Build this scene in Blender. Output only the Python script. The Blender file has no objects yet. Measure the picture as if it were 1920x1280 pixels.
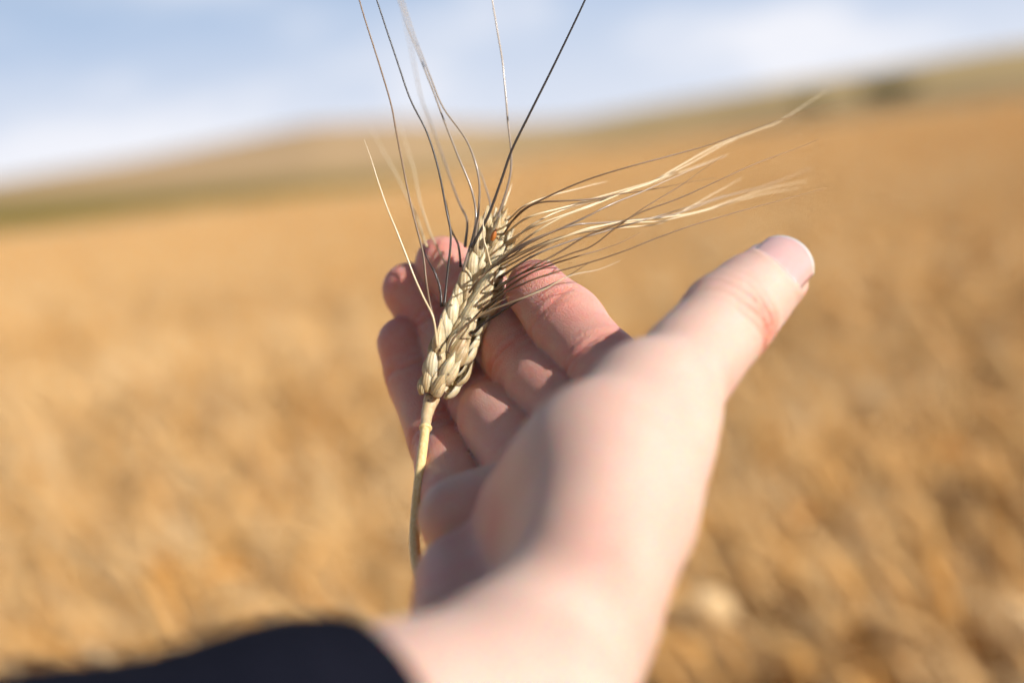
import bpy, math, random
import numpy as np
from mathutils import Vector, Matrix

# ------------------------------------------------------------------ camera, sky, sun, exposure
scene = bpy.context.scene
col = scene.collection
R = math.radians
FPX = 50.0 / 36.0 * 1920.0            # focal length in photo pixels
CAM_H = 1.52
cam_data = bpy.data.cameras.new("camera")
cam_data.lens = 50.0
cam_data.sensor_width = 36.0
cam_data.clip_start = 0.01
cam_data.clip_end = 6000.0
cam_data.dof.use_dof = True
cam_data.dof.focus_distance = 0.318
cam_data.dof.aperture_fstop = 5.5
cam = bpy.data.objects.new("camera", cam_data)
col.objects.link(cam)
CAMM = Matrix.Translation((0, 0, CAM_H)) @ Matrix.Rotation(R(90 - 7.74), 4, 'X') @ Matrix.Rotation(R(-7.0), 4, 'Z')
cam.matrix_world = CAMM
scene.camera = cam

SUN_CAM = Vector((0.69, 0.45, 0.57)).normalized()      # towards the sun, seen from the camera
SUN = (CAMM.to_3x3() @ SUN_CAM).normalized()
sun_el = math.asin(SUN.z)
sun_az = math.atan2(SUN.x, SUN.y)                       # clockwise from +Y
ld = bpy.data.lights.new("sun", 'SUN')
ld.energy = 4.7
ld.angle = R(0.55)
ld.color = (1.0, 0.96, 0.915)
sun = bpy.data.objects.new("sun", ld)
col.objects.link(sun)
sun.rotation_euler = SUN.to_track_quat('Z', 'Y').to_euler()
sun.location = SUN * 40

world = bpy.data.worlds.new("World")
scene.world = world
world.use_nodes = True
nt = world.node_tree
nt.nodes.clear()
w_out = nt.nodes.new('ShaderNodeOutputWorld')
w_bg = nt.nodes.new('ShaderNodeBackground')
w_sky = nt.nodes.new('ShaderNodeTexSky')
w_sky.sky_type = 'NISHITA'
w_sky.sun_disc = False
w_sky.sun_elevation = sun_el
w_sky.sun_rotation = sun_az
w_sky.air_density = 1.0
w_sky.dust_density = 1.6
w_sky.ozone_density = 1.0
w_bg.inputs['Strength'].default_value = 0.05
# summer haze low over the horizon and thin clouds: soft noise over the view direction
L = nt.links.new
w_tc = nt.nodes.new('ShaderNodeTexCoord')
w_sep = nt.nodes.new('ShaderNodeSeparateXYZ')
L(w_tc.outputs['Generated'], w_sep.inputs[0])


def w_range(src, f0, f1, t0, t1):
    m = nt.nodes.new('ShaderNodeMapRange')
    m.interpolation_type = 'SMOOTHSTEP'
    for k, v in (('From Min', f0), ('From Max', f1), ('To Min', t0), ('To Max', t1)):
        m.inputs[k].default_value = v
    L(src, m.inputs['Value'])
    return m.outputs['Result']


def w_math(op, a, b):
    m = nt.nodes.new('ShaderNodeMath')
    m.operation = op
    for k, v in ((0, a), (1, b)):
        if isinstance(v, (int, float)): m.inputs[k].default_value = v
        else: L(v, m.inputs[k])
    m.use_clamp = True
    return m.outputs[0]


def w_mixc(fac, a, b):
    m = nt.nodes.new('ShaderNodeMix')
    m.data_type = 'RGBA'
    L(fac, m.inputs['Factor'])
    for k, v in (('A', a), ('B', b)):
        if isinstance(v, tuple): m.inputs[k].default_value = (*v, 1)
        else: L(v, m.inputs[k])
    return m.outputs['Result']


w_map = nt.nodes.new('ShaderNodeMapping')
w_map.inputs['Scale'].default_value = (1.0, 1.0, 2.4)
w_map.inputs['Location'].default_value = (3.1, 1.2, 0.8)
w_noise = nt.nodes.new('ShaderNodeTexNoise')
w_noise.inputs['Scale'].default_value = 6.5
w_noise.inputs['Detail'].default_value = 4.0
w_noise.inputs['Roughness'].default_value = 0.5
L(w_tc.outputs['Generated'], w_map.inputs['Vector'])
L(w_map.outputs['Vector'], w_noise.inputs['Vector'])
haze_f = w_range(w_sep.outputs['Z'], 0.08, 0.34, 0.92, 0.05)
low_f = w_range(w_sep.outputs['Z'], 0.0, 0.15, 0.72, 0.04)
thin_f = w_range(w_sep.outputs['Z'], 0.10, 0.34, 0.60, 0.08)
cloud_f = w_math('MULTIPLY', w_range(w_noise.outputs['Fac'], 0.42, 0.70, 0.0, 1.0), thin_f)
sky_c = w_mixc(haze_f, w_sky.outputs['Color'], (5.7, 7.9, 11.6))
sky_c = w_mixc(w_math('ADD', cloud_f, low_f), sky_c, (13.0, 13.2, 14.2))
L(sky_c, w_bg.inputs['Color'])
L(w_bg.outputs['Background'], w_out.inputs['Surface'])

vs = scene.view_settings
vs.view_transform = 'Standard'
vs.look = 'None'
vs.exposure = 0.46
vs.gamma = 1.0
vs.use_curve_mapping = False

cy = scene.cycles
cy.max_bounces = 6
cy.diffuse_bounces = 3
cy.glossy_bounces = 2
cy.transmission_bounces = 2
cy.caustics_reflective = False
cy.caustics_refractive = False
cy.use_adaptive_sampling = True
cy.adaptive_threshold = 0.045

# ------------------------------------------------------------------ helpers
rng = np.random.default_rng(7)
random.seed(7)


def C(px, py, d):
    """photo pixel + distance (cm along the lens axis) -> point in camera-aligned cm"""
    return np.array([(px - 960.0) / FPX * d, -(py - 640.0) / FPX * d, -d])


def make_obj(name, verts, faces, mat=None, parent=None, smooth=True):
    me = bpy.data.meshes.new(name)
    me.from_pydata([tuple(map(float, v)) for v in verts], [], faces if isinstance(faces, list) else faces.tolist())
    me.update()
    if smooth:
        me.polygons.foreach_set('use_smooth', np.ones(len(me.polygons), dtype=bool))
    if mat:
        me.materials.append(mat)
    o = bpy.data.objects.new(name, me)
    col.objects.link(o)
    if parent is not None:
        o.parent = parent
    return o


def tag(o, label=None, cat=None, group=None, kind=None):
    if label: o['label'] = label
    if cat: o['category'] = cat
    if group: o['group'] = group
    if kind: o['kind'] = kind
    return o


def new_mat(name):
    m = bpy.data.materials.new(name)
    m.use_nodes = True
    n = m.node_tree
    b = n.nodes['Principled BSDF']
    return m, n, b


def node(n, t, **kw):
    x = n.nodes.new(t)
    for k, v in kw.items():
        if k in x.inputs: x.inputs[k].default_value = v
        else: setattr(x, k, v)
    return x


def ramp(n, stops):
    r = n.nodes.new('ShaderNodeValToRGB')
    e = r.color_ramp.elements
    while len(e) < len(stops): e.new(0.5)
    for q, (p, c) in zip(e, stops):
        q.position = p
        q.color = (*c, 1)
    return r


def tube(pts, rad, sides=6, cap=True):
    """tapered tube along points; rad per point; returns verts, faces"""
    pts = np.asarray(pts, float)
    rad = np.broadcast_to(np.asarray(rad, float), (len(pts),))
    T = np.gradient(pts, axis=0)
    T /= np.linalg.norm(T, axis=1)[:, None] + 1e-12
    n0 = np.cross(T[0], [0.31, 0.77, 0.55]); n0 /= np.linalg.norm(n0)
    V, F = [], []
    for i in range(len(pts)):
        n0 = n0 - T[i] * np.dot(n0, T[i]); n0 /= np.linalg.norm(n0)
        b = np.cross(T[i], n0)
        for k in range(sides):
            a = 2 * math.pi * k / sides
            V.append(pts[i] + rad[i] * (math.cos(a) * n0 + math.sin(a) * b))
    for i in range(len(pts) - 1):
        for k in range(sides):
            k2 = (k + 1) % sides
            F.append([i * sides + k, i * sides + k2, (i + 1) * sides + k2, (i + 1) * sides + k])
    if cap:
        F.append(list(range(sides))[::-1])
        F.append([(len(pts) - 1) * sides + k for k in range(sides)])
    return V, F


def spline(ctrl, n):
    """Catmull-Rom through control points (uniform by chord length)"""
    P = np.asarray(ctrl, float)
    P = np.vstack([2 * P[0] - P[1], P, 2 * P[-1] - P[-2]])
    seg = np.linalg.norm(np.diff(P[1:-1], axis=0)[:, :2], axis=1) + 1e-9
    cum = np.concatenate([[0], np.cumsum(seg)]) / seg.sum()
    out = []
    for t in np.linspace(0, 1, n):
        i = min(np.searchsorted(cum, t, side='right') - 1, len(seg) - 1)
        u = (t - cum[i]) / (cum[i + 1] - cum[i])
        p0, p1, p2, p3 = P[i:i + 4]
        out.append(0.5 * (2 * p1 + (p2 - p0) * u + (2 * p0 - 5 * p1 + 4 * p2 - p3) * u * u + (3 * p1 - p0 - 3 * p2 + p3) * u ** 3))
    return np.array(out)

# ------------------------------------------------------------------ land: ground sheet, hills, hillside tree
def straw_mat(name, c0, c1, c2, scale, rough=0.85, bump=0.3, bump_d=0.05):
    m, n, b = new_mat(name)
    tc = node(n, 'ShaderNodeTexCoord')
    a = node(n, 'ShaderNodeTexNoise', Scale=scale, Detail=8.0, Roughness=0.65)
    n.links.new(tc.outputs['Object'], a.inputs['Vector'])
    r = ramp(n, [(0.3, c0), (0.5, c1), (0.7, c2)])
    n.links.new(a.outputs['Fac'], r.inputs['Fac'])
    n.links.new(r.outputs['Color'], b.inputs['Base Color'])
    b.inputs['Roughness'].default_value = rough
    b.inputs['Specular IOR Level'].default_value = 0.2
    bp = node(n, 'ShaderNodeBump', Strength=bump, Distance=bump_d)
    n.links.new(a.outputs['Fac'], bp.inputs['Height'])
    n.links.new(bp.outputs['Normal'], b.inputs['Normal'])
    return m


g_mat = straw_mat("stubble_soil", (0.36, 0.21, 0.075), (0.48, 0.29, 0.11), (0.56, 0.36, 0.16), 0.8)
V, F = [], []
rad = [0.0, 1, 2, 4, 8, 15, 25, 40, 70, 120, 250, 600, 1500, 4000]
NS = 64
V.append((0, 0, 0))
for r in rad[1:]:
    for k in range(NS):
        a = 2 * math.pi * k / NS
        V.append((r * math.sin(a), r * math.cos(a), 0.0))
for k in range(NS):
    F.append([0, 1 + (k + 1) % NS, 1 + k])
for i in range(len(rad) - 2):
    for k in range(NS):
        k2 = (k + 1) % NS
        F.append([1 + i * NS + k, 1 + i * NS + k2, 1 + (i + 1) * NS + k2, 1 + (i + 1) * NS + k])
tag(make_obj("ground", V, F, g_mat), kind="structure")


def px_az(x):
    return math.atan((x - 960) / FPX)


EDGE_X = [px_az(v) for v in (-2600, -1200, 0, 420, 700, 960, 1150, 1400, 1920, 3200, 4500)]
EDGE_R = [40, 38, 36, 35, 36, 44, 70, 110, 75, 70, 70]
RIDGE_X = [px_az(v) for v in (-2600, -1200, 0, 300, 480, 640, 800, 980, 1120, 1300, 1500, 1700, 1920, 3200, 4500)]
RIDGE_H = [5.0, 5.6, 6.3, 7.6, 8.9, 10.0, 8.8, 6.0, 4.9, 5.8, 6.9, 7.3, 8.2, 9.5, 8.0]


def field_edge(az):
    return np.interp(az, EDGE_X, EDGE_R)


hill_mat, n, b = new_mat("hillside")
b.inputs['Roughness'].default_value = 0.9
b.inputs['Specular IOR Level'].default_value = 0.15
ha = node(n, 'ShaderNodeAttribute', attribute_name="slope_fraction")
hs = node(n, 'ShaderNodeAttribute', attribute_name="east")
tc = node(n, 'ShaderNodeTexCoord')
hn = node(n, 'ShaderNodeTexNoise', Scale=0.035, Detail=6.0, Roughness=0.6)
hm = node(n, 'ShaderNodeMapping'); hm.inputs['Scale'].default_value = (1.0, 0.6, 1.0)
n.links.new(tc.outputs['Object'], hm.inputs['Vector']); n.links.new(hm.outputs['Vector'], hn.inputs['Vector'])
hd = node(n, 'ShaderNodeMath', operation='MULTIPLY_ADD'); hd.inputs[1].default_value = 0.34; hd.inputs[2].default_value = -0.17
n.links.new(hn.outputs['Fac'], hd.inputs[0])
hq = node(n, 'ShaderNodeMath', operation='ADD')
n.links.new(hd.outputs[0], hq.inputs[0]); n.links.new(ha.outputs['Fac'], hq.inputs[1])
TAN, TAN2 = (0.50, 0.33, 0.16), (0.52, 0.345, 0.18)
rl = ramp(n, [(0.0, (0.46, 0.30, 0.12)), (0.4, TAN), (0.88, TAN2), (1.0, (0.40, 0.28, 0.13))])
rr = ramp(n, [(0.0, (0.48, 0.28, 0.11)), (0.15, (0.34, 0.225, 0.105)), (0.40, (0.33, 0.225, 0.10)), (0.60, (0.44, 0.31, 0.145)), (0.8, (0.38, 0.28, 0.115)), (1.0, (0.52, 0.37, 0.18))])
n.links.new(hq.outputs[0], rl.inputs['Fac']); n.links.new(hq.outputs[0], rr.inputs['Fac'])
hx = node(n, 'ShaderNodeMix', data_type='RGBA')
n.links.new(hs.outputs['Fac'], hx.inputs['Factor'])
n.links.new(rl.outputs['Color'], hx.inputs['A']); n.links.new(rr.outputs['Color'], hx.inputs['B'])
# a green meadow strip at the foot of the left hill
hg = node(n, 'ShaderNodeAttribute', attribute_name="meadow")
hy = node(n, 'ShaderNodeMix', data_type='RGBA'); hy.inputs['B'].default_value = (0.215, 0.158, 0.020, 1)
n.links.new(hg.outputs['Fac'], hy.inputs['Factor']); n.links.new(hx.outputs['Result'], hy.inputs['A'])
n.links.new(hy.outputs['Result'], b.inputs['Base Color'])
hb = node(n, 'ShaderNodeBump', Strength=0.5, Distance=1.0)
n.links.new(hn.outputs['Fac'], hb.inputs['Height']); n.links.new(hb.outputs['Normal'], b.inputs['Normal'])

NAZ, NR = 220, 46
V, F, sf, ea, me_ = [], [], [], [], []
azs = np.linspace(-1.25, 1.25, NAZ)
for i in range(NR):
    for az in azs:
        r0 = field_edge(az); rt = 270.0
        if i <= 34:
            t = i / 34
            r = r0 + (rt - r0) * t ** 1.4
        else:
            t = 1.0
            r = rt + (i - 34) * 40.0
        H = np.interp(az, RIDGE_X, RIDGE_H)
        el = t * t * (3 - 2 * t) * 0.55 + 0.45 * t
        # the line of sight climbs evenly from the field's far edge to the ridge
        top = math.atan2(H - CAM_H, rt)
        bot = math.atan2(-CAM_H, r0)
        z = CAM_H + r * math.tan(bot + (top - bot) * el) if i <= 34 else H - ((i - 34) / 11) ** 2 * (H + 1)
        if i == 0: z = -0.05
        z += 0.25 * math.sin(az * 31 + i * 0.7) * min(1, i / 8) * (1 if i < 34 else 0.3)
        V.append((r * math.sin(az), r * math.cos(az), z))
        sf.append(el if i <= 34 else 1.0)
        ang = math.degrees(math.atan2(z - CAM_H, r)); lim = np.interp(az, [px_az(-1200), px_az(0), px_az(640), px_az(950)], [0.7, 0.34, -0.35, -0.7])
        me_.append(float(np.clip((lim - ang) / 0.35 + 0.5, 0, 1)) * float(np.clip((px_az(980) - az) / 0.06, 0, 1)) if i <= 34 else 0.0)
        ea.append(float(np.clip((az - px_az(820)) / (px_az(1250) - px_az(820)), 0, 1)))
for i in range(NR - 1):
    for k in range(NAZ - 1):
        F.append([i * NAZ + k, i * NAZ + k + 1, (i + 1) * NAZ + k + 1, (i + 1) * NAZ + k])
hill = tag(make_obj("hills", V, F, hill_mat), kind="structure")
for nm, vals in (("slope_fraction", sf), ("east", ea), ("meadow", me_)):
    q = hill.data.attributes.new(nm, 'FLOAT', 'POINT')
    q.data.foreach_set('value', np.array(vals, np.float32))


def hill_z(az, r):
    r0 = float(field_edge(az)); rt = 270.0
    t = ((r - r0) / (rt - r0)) ** (1 / 1.4)
    H = float(np.interp(az, RIDGE_X, RIDGE_H))
    el = t * t * (3 - 2 * t) * 0.55 + 0.45 * t
    return CAM_H + r * math.tan(math.atan2(-CAM_H, r0) + (math.atan2(H - CAM_H, rt) - math.atan2(-CAM_H, r0)) * el)


# a lone tree and low bushes on the far slope
leaf_mat, n, b = new_mat("tree_leaf")
oi = node(n, 'ShaderNodeNewGeometry')
lr = ramp(n, [(0.0, (0.035, 0.045, 0.012)), (1.0, (0.085, 0.09, 0.028))])
n.links.new(oi.outputs['Random Per Island'], lr.inputs['Fac']); n.links.new(lr.outputs['Color'], b.inputs['Base Color'])
b.inputs['Roughness'].default_value = 0.7
bark, n, b = new_mat("bark")
b.inputs['Base Color'].default_value = (0.09, 0.065, 0.045, 1); b.inputs['Roughness'].default_value = 0.95


def tree(name, az, r, w, h, label, nleaf=2600):
    root = bpy.data.objects.new(name, None); col.objects.link(root)
    root.location = (r * math.sin(az), r * math.cos(az), hill_z(az, r) - 0.15)
    tag(root, label, "tree", "trees on the far hillside")
    TV, TF = [], []
    def add(v, f):
        o = len(TV); TV.extend(v); TF.extend([[x + o for x in q] for q in f])
    th = h * 0.35
    add(*tube([(0, 0, 0), (0.1, 0, th * 0.5), (0.05, 0.05, th), (0, 0, h * 0.7)], [0.05 * h, 0.04 * h, 0.035 * h, 0.012 * h], 8))
    cl = []
    for k in range(9):
        a = rng.uniform(0, 6.28); q = rng.uniform(0.25, 0.8) * w / 2; z = h * rng.uniform(0.45, 0.9)
        e = (q * math.cos(a), q * math.sin(a), z); cl.append(e)
        add(*tube([(0, 0, th * 0.9), (e[0] * 0.5, e[1] * 0.5, (th + z) / 2 - 0.1), e], [0.025 * h, 0.016 * h, 0.006 * h], 5))
    make_obj("trunk", TV, TF, bark, root)
    LV, LF = [], []
    for k in range(nleaf):
        c = np.array(cl[rng.integers(len(cl))])
        d = rng.normal(size=3); d /= np.linalg.norm(d)
        p = c + d * (rng.uniform(0.2, 1) ** 0.5) * np.array([w * 0.24, w * 0.24, h * 0.17])
        u = nrm_(rng.normal(size=3)); v_ = nrm_(np.cross(u, rng.normal(size=3)))
        s = 0.14 * rng.uniform(0.6, 1.3)
        o = len(LV)
        LV += [p - u * s, p + v_ * s * 0.5, p + u * s, p - v_ * s * 0.5]; LF.append([o, o + 1, o + 2, o + 3])
    make_obj("crown", LV, LF, leaf_mat, root, smooth=False)


def nrm_(v):
    return v / (np.linalg.norm(v) + 1e-12)


tree("hillside_tree", px_az(1712), 132.0, 5.2, 2.6, "blurred dark green tree on the right hillside")
tree("hillside_tree", px_az(1560), 150.0, 3.2, 1.6, "low olive bush on the right hillside, left of the tree", 1200)

# ------------------------------------------------------------------ wheat in the field
field_mat, n, b = new_mat("field_straw")
fa = node(n, 'ShaderNodeAttribute', attribute_name="tone")
oi = node(n, 'ShaderNodeObjectInfo')
fm = node(n, 'ShaderNodeMath', operation='MULTIPLY_ADD'); fm.inputs[1].default_value = 0.45
n.links.new(oi.outputs['Random'], fm.inputs[0]); n.links.new(fa.outputs['Fac'], fm.inputs[2])
fr = ramp(n, [(0.0, (0.27, 0.115, 0.022)), (0.3, (0.46, 0.222, 0.052)), (0.6, (0.55, 0.29, 0.083)), (0.85, (0.62, 0.375, 0.14)), (1.0, (0.60, 0.42, 0.22))])
n.links.new(fm.outputs[0], fr.inputs['Fac']); n.links.new(fr.outputs['Color'], b.inputs['Base Color'])
b.inputs['Roughness'].default_value = 0.6
b.inputs['Specular IOR Level'].default_value = 0.3


def stalk_geo(h, lean, az, rg, hi=False):
    """stem curve, ear curve, awns, leaves of one field stalk (metres, base at origin)"""
    d = np.array([math.cos(az), math.sin(az), 0])
    ns = 9 if hi else 6
    pts = []
    p = np.zeros(3); ang = lean * 0.25
    for i in range(ns):
        pts.append(p.copy())
        st = h / (ns - 1)
        p = p + st * (math.sin(ang) * d + math.cos(ang) * np.array([0, 0, 1]))
        ang += lean * 0.75 * 2 * (i + 1) / (ns * (ns + 1) / 2) * 0.5 + (0.02 * rg.normal())
    stem = np.array(pts)
    T = nrm_(stem[-1] - stem[-2])
    droop = rg.uniform(0.1, 0.7)
    ear = [stem[-1]]
    for i in range(5):
        ang2 = math.acos(np.clip(T[2], -1, 1)) + droop * (i + 1) / 5
        ear.append(ear[-1] + 0.015 * rg.uniform(0.9, 1.1) * (math.sin(ang2) * d + math.cos(ang2) * np.array([0, 0, 1])))
    return stem, np.array(ear), d


def stalk_mesh(h, lean, az, rg, hi=False):
    """lists of (verts, faces, tone) for stem, ear, awns, leaf"""
    stem, ear, d = stalk_geo(h, lean, az, rg, hi)
    out = {}
    v, f = tube(stem, np.linspace(0.0022, 0.0014, len(stem)), 6 if hi else 4, False)
    out['stem'] = (v, f, rg.uniform(0.15, 0.5))
    # ear: plump spindle with bumpy spikelets
    n_ = 13 if hi else 7
    ep = np.array([ear[0] + (np.array(ear) - ear[0])[min(int(t * 5), 4)] + ((np.array(ear))[min(int(t * 5) + 1, 5)] - ear[min(int(t * 5), 4)]) * (t * 5 - min(int(t * 5), 4)) for t in np.linspace(0, 1, n_)])
    er = 0.0068 * np.sin(np.linspace(0.12, 0.93, n_) * math.pi) ** 0.6 * np.where(np.arange(n_) % 2, 1.12, 0.9)
    out['ear'] = tube(ep, er, 8 if hi else 6) + (rg.uniform(0.3, 0.7),)
    av, af = [], []
    T = nrm_(ear[-1] - ear[-3])
    for k in range(14 if hi else 8):
        t = rg.uniform(0.15, 1.0)
        p0 = ep[int(t * (n_ - 1))]
        dr = nrm_(T + 0.28 * rg.normal(size=3))
        L_ = rg.uniform(0.06, 0.11)
        q = [p0, p0 + dr * L_ * 0.5, p0 + dr * L_ + np.array([0, 0, -0.012]) * rg.uniform(0, 1)]
        v, f = tube(q, [0.0006, 0.0005, 0.0002], 3, False)
        o = len(av); av += v; af += [[x + o for x in y] for y in f]
    out['awns'] = (av, af, rg.uniform(0.55, 0.95))
    lv, lf = [], []
    for k in range(2):
        j = rg.integers(1, len(stem) - 2)
        a2 = rg.uniform(0, 6.28); dd = np.array([math.cos(a2), math.sin(a2), 0])
        p0 = stem[j]; L_ = rg.uniform(0.1, 0.2)
        sd = np.cross(dd, [0, 0, 1.0]) * 0.004
        q = [p0, p0 + dd * L_ * 0.4 + np.array([0, 0, 0.05]), p0 + dd * L_ * 0.8 + np.array([0, 0, -0.02])]
        o = len(lv)
        lv += [q[0] - sd * .5, q[0] + sd * .5, q[1] - sd, q[1] + sd, q[2]]
        lf += [[o, o + 1, o + 3, o + 2], [o + 2, o + 3, o + 4]]
    out['leaf'] = (lv, lf, rg.uniform(0.1, 0.6))
    if hi:
        out['leaf'] = (lv[:5], lf[:2], 0.3)
        out['leaf2'] = (lv[5:], [[x - 5 for x in y] for y in lf[2:]], 0.3)
    return out


def tone_attr(o, vals):
    q = o.data.attributes.new("tone", 'FLOAT', 'POINT')
    q.data.foreach_set('value', np.asarray(vals, np.float32))


LEAN_AZ = math.pi * 0.97            # the crop leans to the left
lib = bpy.data.collections.new("field_wheat_clumps")
for c in range(7):
    V, F, tn = [], [], []
    for s in range(11):
        az = LEAN_AZ + rng.normal() * 0.55 if rng.uniform() < 0.8 else rng.uniform(0, 6.28)
        lean = abs(rng.normal(0.62, 0.3))
        parts = stalk_mesh(rng.uniform(0.76, 1.0), lean, az, rng)
        off = np.array([rng.normal() * 0.09, rng.normal() * 0.09, 0])
        for v, f, t in parts.values():
            o = len(V)
            V += [np.asarray(q) + off for q in v]; F += [[x + o for x in q] for q in f]; tn += [t] * len(v)
    me = bpy.data.meshes.new("clump")
    me.from_pydata([tuple(map(float, q)) for q in V], [], F)
    me.materials.append(field_mat)
    ob = bpy.data.objects.new("clump", me)
    tone_attr(ob, tn)
    lib.objects.link(ob)

pts, yaw, scl = [], [], []
for r_in, r_out, dens, sc in ((1.35, 5, 120, 1.0), (5, 12, 45, 1.0), (12, 26, 14, 1.0), (26, 60, 6.0, 1.0)):
    area = 0.5 * (r_out ** 2 - r_in ** 2) * 1.8
    for _ in range(int(area * dens)):
        r = math.sqrt(rng.uniform(r_in ** 2, r_out ** 2)); az = rng.uniform(-0.9, 0.9)
        if r > field_edge(az) - 0.5: continue
        x, y = r * math.sin(az), r * math.cos(az)
        # thinner and thicker patches, as a lodged crop has
        pa = math.sin(x * 1.9 + 1.3 * math.sin(y * 0.9)) * math.sin(y * 1.4 + x * 0.5)
        if rng.uniform() > 0.85 + 0.15 * pa: continue
        pts.append((x, y, -0.03 + 0.05 * pa)); yaw.append(rng.normal() * 0.22); scl.append(sc * rng.uniform(0.86, 1.08))
me = bpy.data.meshes.new("wheat_field")
me.from_pydata(pts, [], [])
for nm, vals in (("yaw", yaw), ("size", scl)):
    q = me.attributes.new(nm, 'FLOAT', 'POINT'); q.data.foreach_set('value', np.array(vals, np.float32))
wf = bpy.data.objects.new("wheat_field", me)
col.objects.link(wf)
tag(wf, "golden ripe wheat filling the field behind the hand", "wheat", kind="stuff")
ng = bpy.data.node_groups.new("scatter_wheat", 'GeometryNodeTree')
ng.interface.new_socket("Geometry", in_out='INPUT', socket_type='NodeSocketGeometry')
ng.interface.new_socket("Geometry", in_out='OUTPUT', socket_type='NodeSocketGeometry')
gi = ng.nodes.new('NodeGroupInput'); go = ng.nodes.new('NodeGroupOutput')
ci = ng.nodes.new('GeometryNodeCollectionInfo'); ci.inputs['Collection'].default_value = lib
ci.inputs['Separate Children'].default_value = True
ip = ng.nodes.new('GeometryNodeInstanceOnPoints'); ip.inputs['Pick Instance'].default_value = True
ay = ng.nodes.new('GeometryNodeInputNamedAttribute'); ay.data_type = 'FLOAT'; ay.inputs['Name'].default_value = "yaw"
asz = ng.nodes.new('GeometryNodeInputNamedAttribute'); asz.data_type = 'FLOAT'; asz.inputs['Name'].default_value = "size"
cx = ng.nodes.new('ShaderNodeCombineXYZ')
ri = ng.nodes.new('FunctionNodeRandomValue'); ri.data_type = 'INT'
ri.inputs[4].default_value = 0; ri.inputs[5].default_value = 6
l = ng.links.new
l(gi.outputs[0], ip.inputs['Points']); l(ci.outputs[0], ip.inputs['Instance'])
l(ay.outputs['Attribute'], cx.inputs['Z']); l(cx.outputs[0], ip.inputs['Rotation'])
l(asz.outputs['Attribute'], ip.inputs['Scale']); l(ri.outputs[2], ip.inputs['Instance Index'])
l(ip.outputs[0], go.inputs[0])
md = wf.modifiers.new("scatter", 'NODES'); md.node_group = ng


def cam_to_world(v_cm):
    return np.array(CAMM @ Vector(tuple(np.asarray(v_cm) * 0.01)))


def field_stalk(px, py, dist, lean, az, label, tones=(0.3, 0.35, 0.7), fat=1.0):
    """one stalk that stands out of the blur: its ear at the given place"""
    top = cam_to_world(C(px, py, dist * 100))
    parts = stalk_mesh(1.0, lean, az, rng, True)
    ev = np.array(parts['ear'][0]).reshape(-1, 8, 3)
    cen = ev.mean(1, keepdims=True)
    parts['ear'] = ((cen + (ev - cen) * fat).reshape(-1, 3),) + tuple(parts['ear'][1:])
    tip = np.mean(np.array(parts['ear'][0]), axis=0)
    k = top[2] / tip[2]
    root = bpy.data.objects.new("wheat_stalk", None); col.objects.link(root)
    root.location = (top[0] - tip[0] * k, top[1] - tip[1] * k, 0)
    root.scale = (k, k, k)
    tag(root, label, "wheat stalk", "wheat stalks standing out of the blurred field")
    for nm, tt in (("stem", tones[0]), ("ear", tones[1]), ("awns", tones[2]), ("leaf", tones[0]), ("leaf2", tones[0])):
        v, f, _ = parts[nm]
        o = make_obj(nm.rstrip("2"), v, f, field_mat, root)
        if nm == "awns": o["kind"] = "stuff"
        tone_attr(o, [tt] * len(v))


field_stalk(1335, 1140, 1.3, 1.5, -math.pi * 0.62, "large blurred pale wheat ear low in the picture, just right of the wrist", (0.2, 0.85, 0.95), 1.8)
field_stalk(425, 1068, 1.8, 1.4, -math.pi * 0.7, "blurred dark wheat ear above the navy sleeve", (0.2, 0.0, 0.5), 1.2)  # this ear's shade is put into its dark tone
field_stalk(1785, 845, 1.9, 1.4, -math.pi * 0.75, "blurred brown wheat ear far right, at thumb-base height", (0.2, -0.1, 0.4), 1.2)
field_stalk(1500, 965, 1.8, 1.4, -math.pi * 0.7, "blurred small brown wheat ear right of the hand's edge", (0.2, -0.1, 0.4), 1.2)
field_stalk(1610, 1225, 1.5, 0.6, -math.pi * 0.6, "blurred dark wheat ear at the bottom edge, right of centre", (0.2, -0.1, 0.3), 1.2)
field_stalk(310, 1070, 1.7, 0.6, -math.pi * 0.6, "blurred olive-brown wheat ear at lower left, leftmost that stands out", (0.2, 0.0, 0.3), 1.2)
HAND_RES = 0.065

# ------------------------------------------------------------------ the person's hand (one continuous skin surface)
# Modelled in camera-aligned centimetres as a blended distance field, then placed in the world.
HANDM = CAMM @ Matrix.Scale(0.01, 4)


def nrm(v):
    return v / (np.linalg.norm(v) + 1e-12)


def seg(p, a, b, ra, rb):
    ab = b - a
    t = np.clip(((p - a) @ ab) / (ab @ ab), 0, 1)
    return np.linalg.norm(p - a - t[:, None] * ab, axis=1) - (ra + (rb - ra) * t)


def smin(a, b, k):
    h = np.maximum(k - np.abs(a - b), 0) / k
    return np.minimum(a, b) - h * h * k * 0.25


def ell(p, c, axes, r):
    """ellipsoid; axes 3x3 rows, r radii"""
    q = ((p - c) @ np.asarray(axes).T) / r
    k0 = np.linalg.norm(q, axis=1)
    k1 = np.linalg.norm(q / r, axis=1) + 1e-9
    return k0 * (k0 - 1) / k1


def sstep(x, a, b):
    t = np.clip((x - a) / (b - a), 0, 1)
    return t * t * (3 - 2 * t)


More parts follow.
